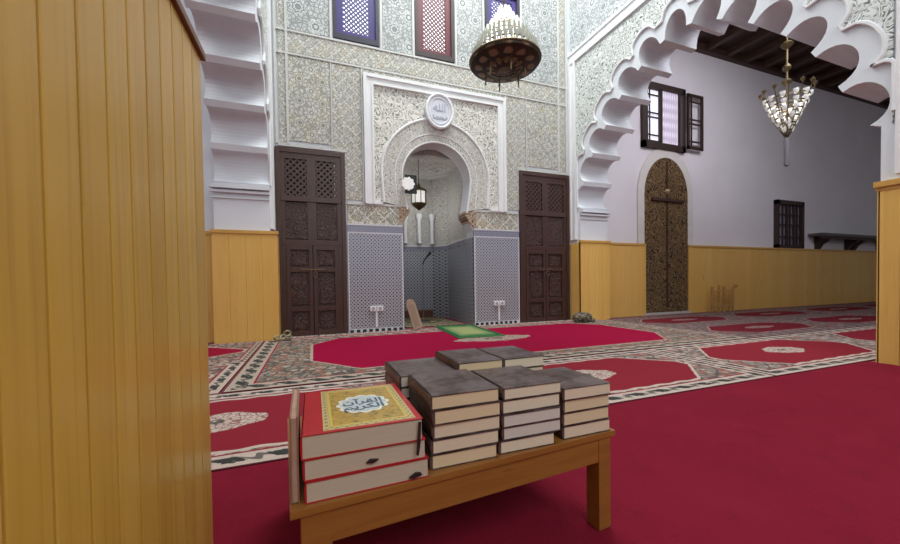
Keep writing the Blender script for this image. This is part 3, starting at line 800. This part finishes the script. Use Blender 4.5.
# ribbon ends on the fore-edge side
e, fc = fcs[2]
H = .441-.300-.0
top = .0510-.0006
gd = M('gold printed cover panel', .35, .15)
r_ = ((gd.x-.015)*(gd.x-.015)*1.6+gd.y*gd.y).sqrt()
flo = gd.voro(95, 'F1').step(.25, .5); edge = ((gd.x-.015).abs()-.082).max(gd.y.abs()-.128)
c = gd.mix((.10, .13, .07), (.42, .25, .035), flo); c = gd.mix(c, (.50, .33, .07), gd.noise(40, 2).step(.3, .8))
c = gd.mix(c, (.52, .42, .19), edge.gt(0)); c = gd.mix(c, (.22, .15, .03), (((gd.x*300).sin()*(gd.y*300).sin()).gt(.3))*edge.gt(.004)*edge.lt(.014))
c = gd.mix(c, (.60, .46, .06), edge.abs().lt(.0025)); gd.col(c); gd.bump(flo, .2, .0006)
pan = MB().box(.015-.100, .015+.100, -.146, .146, top-.0004, top+.0006).build('gold_panel', gd.m, fc, label='gold and green printed ornament panel')
def lobed(r0, amp, k, n=96, sx=1, sy=1, cx=0, cy=0):
    return [(cx+sx*(r0+amp*abs(math.cos(k*a/2)))*math.cos(a), cy+sy*(r0+amp*abs(math.cos(k*a/2)))*math.sin(a)) for a in [2*PI*i/n for i in range(n)]]
MB().prism(lobed(.047, .008, 12, sx=1.22, sy=1.30, cx=.015), 'Z', top+.0005, top+.0010).build('medallion', plain('white medallion print', (.66, .66, .56), .4), pan)
MB().prism(lobed(.041, .007, 12, sx=1.22, sy=1.30, cx=.015), 'Z', top+.0009, top+.0013).build('medallion_ground', plain('pale blue medallion print', (.44, .50, .50), .4), pan)
# calligraphy of the title
def text_mesh(body, size, mat, name, parent, loc, rot=(0, 0, 0), depth=.0004, sx=1):
    cu = bpy.data.curves.new('t', 'FONT'); cu.body = body; cu.size = size; cu.extrude = depth; cu.align_x = 'CENTER'; cu.align_y = 'CENTER'
    cu.offset = size*.015
    o = bpy.data.objects.new('t', cu); COL.objects.link(o); bpy.context.view_layer.update()
    me = bpy.data.meshes.new_from_object(o.evaluated_get(bpy.context.evaluated_depsgraph_get()))
    bpy.data.objects.remove(o); bpy.data.curves.remove(cu)
    me.materials.clear(); me.materials.append(mat)
    t = bpy.data.objects.new(name, me); COL.objects.link(t); t.parent = parent; t.location = loc; t.rotation_euler = rot; t.scale = (sx, 1, 1); return t
ink = plain('dark blue ink', (.05, .09, .16), .4)
# presentation forms, written in visual (left to right) order
quran = '\uFEE5\uFE81\uFEAE\uFED8\uFEDF\uFE8D'
karim = '\uFEE2\uFEF3\uFEAE\uFEDC\uFEDF\uFE8D'
text_mesh(quran, .044, ink, 'calligraphy', pan, (.015, .014, top+.0015)); text_mesh(karim, .044, ink, 'calligraphy', pan, (.015, -.026, top+.0015))
# thin upright book at the left end of the bench
e = empty('thin_book', (-.0445, .84, .3003), .02, 'thin worn pinkish book standing upright left of the red books', 'book')
wornp = plain('worn pink paper edge', (.40, .24, .18), .75, 0, .25, 30, .3); wornc = plain('worn brown cover', (.26, .13, .09), .6, 0, .2, 30)
MB().box(-.0055, .0055, -.042, .18, .002, .176, .001).build('page_block', wornp, e)
MB().box(-.0080, -.0055, -.045, .185, 0, .180, .001).build('cover', wornc, e)
MB().box(.0055, .0080, -.045, .185, 0, .180, .001).build('cover', wornc, e)

# ------------------------------------------------------------------ wall fittings
# carved oval plaque over the arch
e = empty('wall_plaque', (1.945, YB-.04, 3.485), label='white oval plaque with grey calligraphy above the niche arch', cat='plaque')
ov = lambda r, n=40: [(r*.238*math.cos(2*PI*k/n), r*.285*math.sin(2*PI*k/n)) for k in range(n)]
MB().prism(ov(.97), 'Y', -.055, .05).build('plaque_ground', plain('pale plaque ground', (.66, .69, .76), .6, 0, .08, 20), e)
b = MB().tube([(x, -.06, z) for x, z in ov(.92)], .024, 8, True).tube([(x, -.058, z) for x, z in ov(.72)], .010, 8, True)
b.build('rim', plain('white plaque rim', (.82, .83, .86), .6), e, True)
gi = plain('grey blue calligraphy', (.42, .44, .53), .6)
text_mesh('\uFEEA\uFEE0\uFEDF\uFE8D', .17, gi, 'calligraphy', e, (0, -.058, .05), (PI/2, 0, 0), .002)
text_mesh('\uFEAA\uFEE4\uFEA4\uFEE3', .13, gi, 'calligraphy', e, (0, -.058, -.09), (PI/2, 0, 0), .002)
# wall sockets with a white conduit
for x, z, lb in ((.895, .36, 'white double socket with conduit on tiles left of the niche'), (3.005, .37, 'white double socket with conduit on tiles right of the niche')):
    e = empty('wall_socket', (x, YB-.03, 0), label=lb, cat='socket', group='white wall sockets')
    wp = plain('white plastic', (.78, .77, .78), .4, 0, .03)
    MB().box(-.10, -.004, -.035, 0, z-.04, z+.04, .006).box(.004, .10, -.035, 0, z-.04, z+.04, .006).build('socket_box', wp, e)
    MB().box(-.014, .014, -.018, 0, .07, z-.04, .003).build('conduit', wp, e)
    for s in (-1, 1): MB().lathe([(0, 0), (.024, 0), (.024, .004), (0, .004)], (0, 0, 0), 16).build('outlet', plain('grey outlet', (.35, .35, .37), .5), e, loc=(s*.052, -.036, z)).rotation_euler = (PI/2, 0, 0)
# wooden tablet leaning in the niche corner
a = M('pale weathered tablet wood', .7); n = a.noise(7, 4, a.comb(a.x*6, a.z*1.5, a.y*6)); a.col(a.mix((.30, .21, .14), (.50, .38, .28), n)); a.bump(n, .3, .004)
e = empty('leaning_tablet', (1.52, 5.46, .032), 0, 'pale wooden tablet leaning against the left edge of the niche', 'tablet'); e.rotation_euler = (0, math.radians(-17), 0)
MB().prism([(-.075, 0), (.075, 0), (.07, .40), (.05, .46), (.0, .48), (-.05, .46), (-.07, .40)], 'Y', -.018, .018).build('board', a.m, e)
MB().box(-.04, .04, -.024, -.018, .05, .40, .002).build('inset', plain('darker tablet face', (.34, .24, .17), .7), e)
# microphone on a stand in the niche
e = empty('microphone_stand', (1.93, 6.55, .0145), 0, 'black microphone on a thin grey stand inside the niche', 'microphone')
gm = plain('grey metal', (.22, .23, .25), .4, .7); bk = plain('black plastic', (.015, .015, .017), .5)
MB().lathe([(0, .012), (.12, .010), (.13, 0), (0, 0)], seg=20).build('base', bk, e, True)
MB().bar((0, 0, .01), (0, 0, 1.10), .008).build('pole', gm, e)
MB().tube([(0, 0, 1.08), (.03, 0, 1.15), (.09, 0, 1.22)], .014, 8).build('gooseneck', bk, e, True)
MB().lathe([(0, -.05), (.018, -.045), (.022, .0), (.030, .02), (.030, .05), (.018, .07), (0, .072)], seg=14).build('microphone_head', bk, e, True, loc=(.115, 0, 1.25)).rotation_euler = (0, .7, 0)

# dark cloth bundle by the right door, pale knotted bundle by the left door
def crumple(name, loc, sx, sy, sz, mat, seed, parent=None, sub=4, amp=.35):
    b = bmesh.new(); bmesh.ops.create_icosphere(b, subdivisions=sub, radius=1)
    rr = random.Random(seed); ph = [(Vector((rr.uniform(-1, 1), rr.uniform(-1, 1), rr.uniform(-1, 1))).normalized()*rr.uniform(2, 9), rr.uniform(0, 6)) for _ in range(16)]
    for v in b.verts:
        dd = sum(abs(math.sin(v.co.dot(k)+p)) for k, p in ph)/16-.6
        v.co *= 1+amp*dd*2.2
        v.co = Vector((v.co.x*sx, v.co.y*sy, max(0, (v.co.z+.75))*sz))
    t = MB(); t.b.free(); t.b = b
    return t.build(name, mat, parent, True, loc=loc)
e = empty('cloth_bundle', (4.42, 5.14, .012), 0, 'dark patterned cloth bundle on the floor beside the right carved door', 'bundle')
a = M('dark patterned cloth', .95); v_ = a.voro(30, 'F1'); a.col(a.mix((.030, .022, .016), (.20, .17, .12), v_.step(.35, .55))); a.bump(v_, .4, .01)
crumple('cloth', (0, 0, 0), .19, .11, .10, a.m, 3, e); crumple('fold', (.17, -.02, 0), .08, .07, .04, a.m, 5, e)
e = empty('knotted_cord', (-.38, 5.16, .012), 0, 'small pale olive knotted cord beside the left carved door', 'cord')
a = M('pale olive cord', .8); n = a.noise(40, 2); a.col(a.mix((.16, .14, .06), (.50, .46, .30), n))
b = MB()
for cx, cz, r, ph in ((-.10, .05, .045, 0), (.0, .06, .05, 1), (.06, .13, .05, 2.2), (.09, .05, .035, .5)):
    b.tube([(cx+r*math.cos(t*.42+ph), .03*math.sin(t*.8), cz+r*.85*math.sin(t*.42+ph)+.0) for t in range(15)], .017, 8, True)
b.build('coil', a.m, e, True); e.scale = (.75, .75, .75)
# thin wooden rack standing by the hall panelling
e = empty('wooden_rack', (8.5, YH-.20, .008), 0, 'small pale wooden rack of upright sticks against the hall panelling', 'rack')
rw = plain('pale rack wood', (.50, .29, .09), .5, 0, .2, 20); dkb = plain('brown rack peg', (.16, .06, .02), .5)
for x, h in ((-.36, .56), (-.13, .58), (.03, .55), (.24, .40), (.33, .56)):
    MB().box(x-.02, x+.02, -.02, .02, 0, h, .004).build('upright', rw, e)
MB().box(-.38, .35, -.012, .012, .10, .14, .003).box(-.38, .35, -.012, .012, .44, .47, .003).build('rail', rw, e)
MB().lathe([(0, 0), (.05, .01), (.05, .05), (0, .07)], (.42, 0, 0), 12).build('knob', rw, e, True, loc=(0, 0, .55)); 
MB().box(.33, .45, -.01, .01, .52, .55).build('arm', rw, e)
# dark shelf on the hall wall
e = empty('wall_shelf', (12.1, YH, 1.80), 0, 'long dark wooden bracket shelf on the hall wall above the panelling', 'shelf')
MB().box(0, 5.2, -.30, 0, 0, .07, .006).build('shelf_board', plain('grey brown shelf top', (.10, .085, .085), .4), e)
MB().box(0, 5.2, -.28, -.24, -.07, 0, .004).build('lip', wdark, e)
for x in (.30, 1.72, 2.02, 3.4, 4.6):
    MB().prism([(0, 0), (-.26, 0), (-.26, -.10), (-.12, -.20), (-.06, -.32), (0, -.32)], 'X', x, x+.16).build('bracket', wdark, e)

# ------------------------------------------------------------------ lamps
brass = plain('dark aged brass', (.16, .12, .06), .45, .75, .4, 14, .2)
pierced = M('pierced bronze plate', .5, .6)
v1 = pierced.voro(13, 'F1'); th = pierced.y.atan2(pierced.x); rr_ = (pierced.x*pierced.x+pierced.y*pierced.y).sqrt()
pt = (((th*12).sin()*.5+.5)*((rr_*42).sin()*.5+.5)+v1*.5).step(.35, .8)
pierced.col(pierced.mix((.045, .032, .022), (.25, .175, .105), pt)); pierced.bump(pt, .6, .01); pierced = pierced.m
glassw = M('white lit glass', .25); glassw.col((.85, .88, .86)); glassw.emit((1, .99, .94), .55); glassw = glassw.m
glassd = M('clear cut glass drop', .15); glassd.col((.50, .52, .45)); glassd.emit((1, .97, .88), .06); glassd = glassd.m
bulb = M('lit bulb', .3); bulb.col((1, 1, .95)); bulb.emit((1, .97, .88), 4); bulb = bulb.m
def plight(name, loc, e, parent, col=(1, .95, .85), r=.06):
    l = bpy.data.lights.new(name, 'POINT'); l.energy = e; l.color = col; l.shadow_soft_size = r
    o = bpy.data.objects.new(name, l); COL.objects.link(o); o.parent = parent; o.location = loc; return o
# nave chandelier
ch = empty('chandelier', (2.05, 3.60, 3.16), 0, 'large domed chandelier of white glass over a pierced bronze dish', 'chandelier')
MB().lathe([(0, -.055), (.12, -.055), (.20, -.03), (.36, -.015), (.44, .01), (.455, .05), (.43, .05), (.35, .02), (0, .01)], seg=48).build('dish', pierced, ch, True)
b = MB().tube([(.452*math.cos(a), .452*math.sin(a), .045) for a in [2*PI*k/48 for k in range(48)]], .014, 6, True)
b.tube([(.20*math.cos(a), .20*math.sin(a), -.036) for a in [2*PI*k/32 for k in range(32)]], .008, 6, True); b.build('rim', brass, ch, True)
for t, (r, z, h, n) in enumerate([(.415, .06, .13, 40), (.36, .15, .13, 36), (.30, .24, .13, 30), (.24, .33, .13, 24), (.18, .42, .12, 18), (.12, .50, .12, 14), (.075, .58, .12, 10)]):
    b = MB()
    for k in range(n):
        a_ = 2*PI*k/n
        b.lathe([(0, 0), (.016, .02), (.022, h*.6), (.016, h*.9), (0, h)], (r*math.cos(a_), r*math.sin(a_), z), 6)
    b.build('glass_tier', glassw if t > 2 else glassd, ch, True)
    MB().tube([(r*math.cos(a), r*math.sin(a), z+.005) for a in [2*PI*k/32 for k in range(32)]], .008, 6, True).build('ring', brass, ch, True)
for k in range(6):
    a_ = 2*PI*k/6+.3
    b = MB().lathe([(0, -.19), (.012, -.17), (.008, -.12), (.018, -.10), (.004, -.06), (.004, .0)], (.26*math.cos(a_), .26*math.sin(a_), -.01), 8); b.build('pendant', brass, ch, True)
MB().bar((0, 0, 0), (0, 0, 5.37), .014, 8).build('chain', brass, ch)
plight('chandelier_light', (0, 0, .30), 14, ch, (1, .97, .9), .15)
ch.scale = (.86, .86, .9)
# hall chandelier
hc = empty('chandelier', (7.22, 3.60, 3.0), 0, 'brass chandelier of small glass cups in an inverted cone, hanging in hall', 'chandelier')
cup0 = None
for t, (r, z, n) in enumerate([(.27, .62, 11), (.235, .52, 10), (.195, .42, 9), (.15, .32, 7), (.105, .22, 5), (.06, .12, 3)]):
    MB().tube([(r*math.cos(a), r*math.sin(a), z) for a in [2*PI*k/32 for k in range(32)]], .012, 6, True).build('ring', brass, hc, True)
    for k in range(n):
        a_ = 2*PI*(k+.5*(t % 2))/n
        if cup0 is None:
            cup0 = MB().lathe([(0, -.03), (.018, -.028), (.034, .0), (.038, .045), (.034, .045), (.026, 0), (0, -.02)], seg=12).build('glass_cup', M('pale glass cup', .2).col((.78, .80, .76)).emit((1, .98, .92), .16).m, hc, True); c_ = cup0
        else: c_ = cup0.copy(); COL.objects.link(c_)
        c_.location = (r*math.cos(a_), r*math.sin(a_), z)
for k in range(12):
    a_ = 2*PI*k/12
    MB().tube([(.32*math.cos(a_), .32*math.sin(a_), .74), (.29*math.cos(a_), .29*math.sin(a_), .64), (.155*math.cos(a_), .155*math.sin(a_), .28), (.02*math.cos(a_), .02*math.sin(a_), .02)], .007, 6).build('rib', brass, hc, True)
for k in range(12):
    a_ = 2*PI*k/12
    MB().lathe([(0, -.03), (.02, 0), (.034, .04), (.014, .05), (0, .07)], (.325*math.cos(a_), .325*math.sin(a_), .75), 8).build('leaf_finial', brass, hc, True)
prof = [(.012, .02), (.012, .85), (.05, .87), (.07, .90), (.05, .93), (.015, .96), (.015, 1.06), (.04, 1.09), (.06, 1.13), (.04, 1.17), (.015, 1.2), (.015, 1.42), (.06, 1.46), (.085, 1.50), (.05, 1.54), (.012, 1.56), (.012, 2.66), (0, 2.66)]
MB().lathe(prof, seg=14).build('stem', brass, hc, True)
MB().lathe([(0, -.46), (.035, -.44), (.038, -.05), (.02, 0), (0, .02)], seg=12).build('shadow_streak', plain('grey tassel', (.22, .22, .24), .9), hc, True)  # grey body added for the dark shadow streak below the chandelier
plight('hall_chandelier_light', (0, 0, .45), 5, hc, (1, .93, .85), .12)
# small glass lantern in the niche arch
ln = empty('lantern', (1.83, 6.40, 2.11), 0, 'small hanging lantern with lit white glass panes inside the arch', 'lantern')
MB().lathe([(0, -.05), (.03, -.03), (.10, .02), (.14, .06), (.14, .08), (0, .08)], seg=8).build('base', brass, ln)
for k in range(8):
    a_ = 2*PI*k/8; a2 = 2*PI*(k+1)/8; am = (a_+a2)/2
    MB().bar((.135*math.cos(a_), .135*math.sin(a_), .07), (.135*math.cos(a_), .135*math.sin(a_), .30), .008, 6).build('post', brass, ln)
    q = [(.125*math.cos(a_), .125*math.sin(a_)), (.125*math.cos(a2), .125*math.sin(a2)), (.119*math.cos(a2), .119*math.sin(a2)), (.119*math.cos(a_), .119*math.sin(a_))]
    MB().prism(q, 'Z', .08, .29).build('pane', M('lantern pane', .3).col((.85, .87, .85)).emit((1, .98, .92), .55).m if k == 0 else bpy.data.materials['lantern pane'], ln)
MB().lathe([(0, .46), (.02, .44), (.04, .38), (.15, .32), (.155, .295), (0, .295)], seg=8).build('cap', brass, ln)
MB().bar((0, 0, .44), (0, 0, 1.22), .007, 6).build('chain', brass, ln)
plight('lantern_light', (.1, .35, .1), 8.0, ln, (1, .96, .9), .08)
# round white rosette lamp on a black board at the arch edge
e = empty('round_lamp', (1.40, YB-.06, 2.28), 0, 'round white scalloped lamp on a black square board beside the lantern', 'lamp')
MB().box(-.04, .15, -.03, -.01, -.14, .15, .003).build('board', plain('black board', (.012, .012, .014), .6), e)
MB().prism(lobed(.085, .018, 9), 'Y', -.075, -.032).build('lamp_shade', M('lit white lamp glass', .4).col((.85, .85, .83)).emit((1, 1, .98), .12).m, e)
MB().box(-.02, .02, -.031, .03, -.02, .02).build('bracket', bk, e)
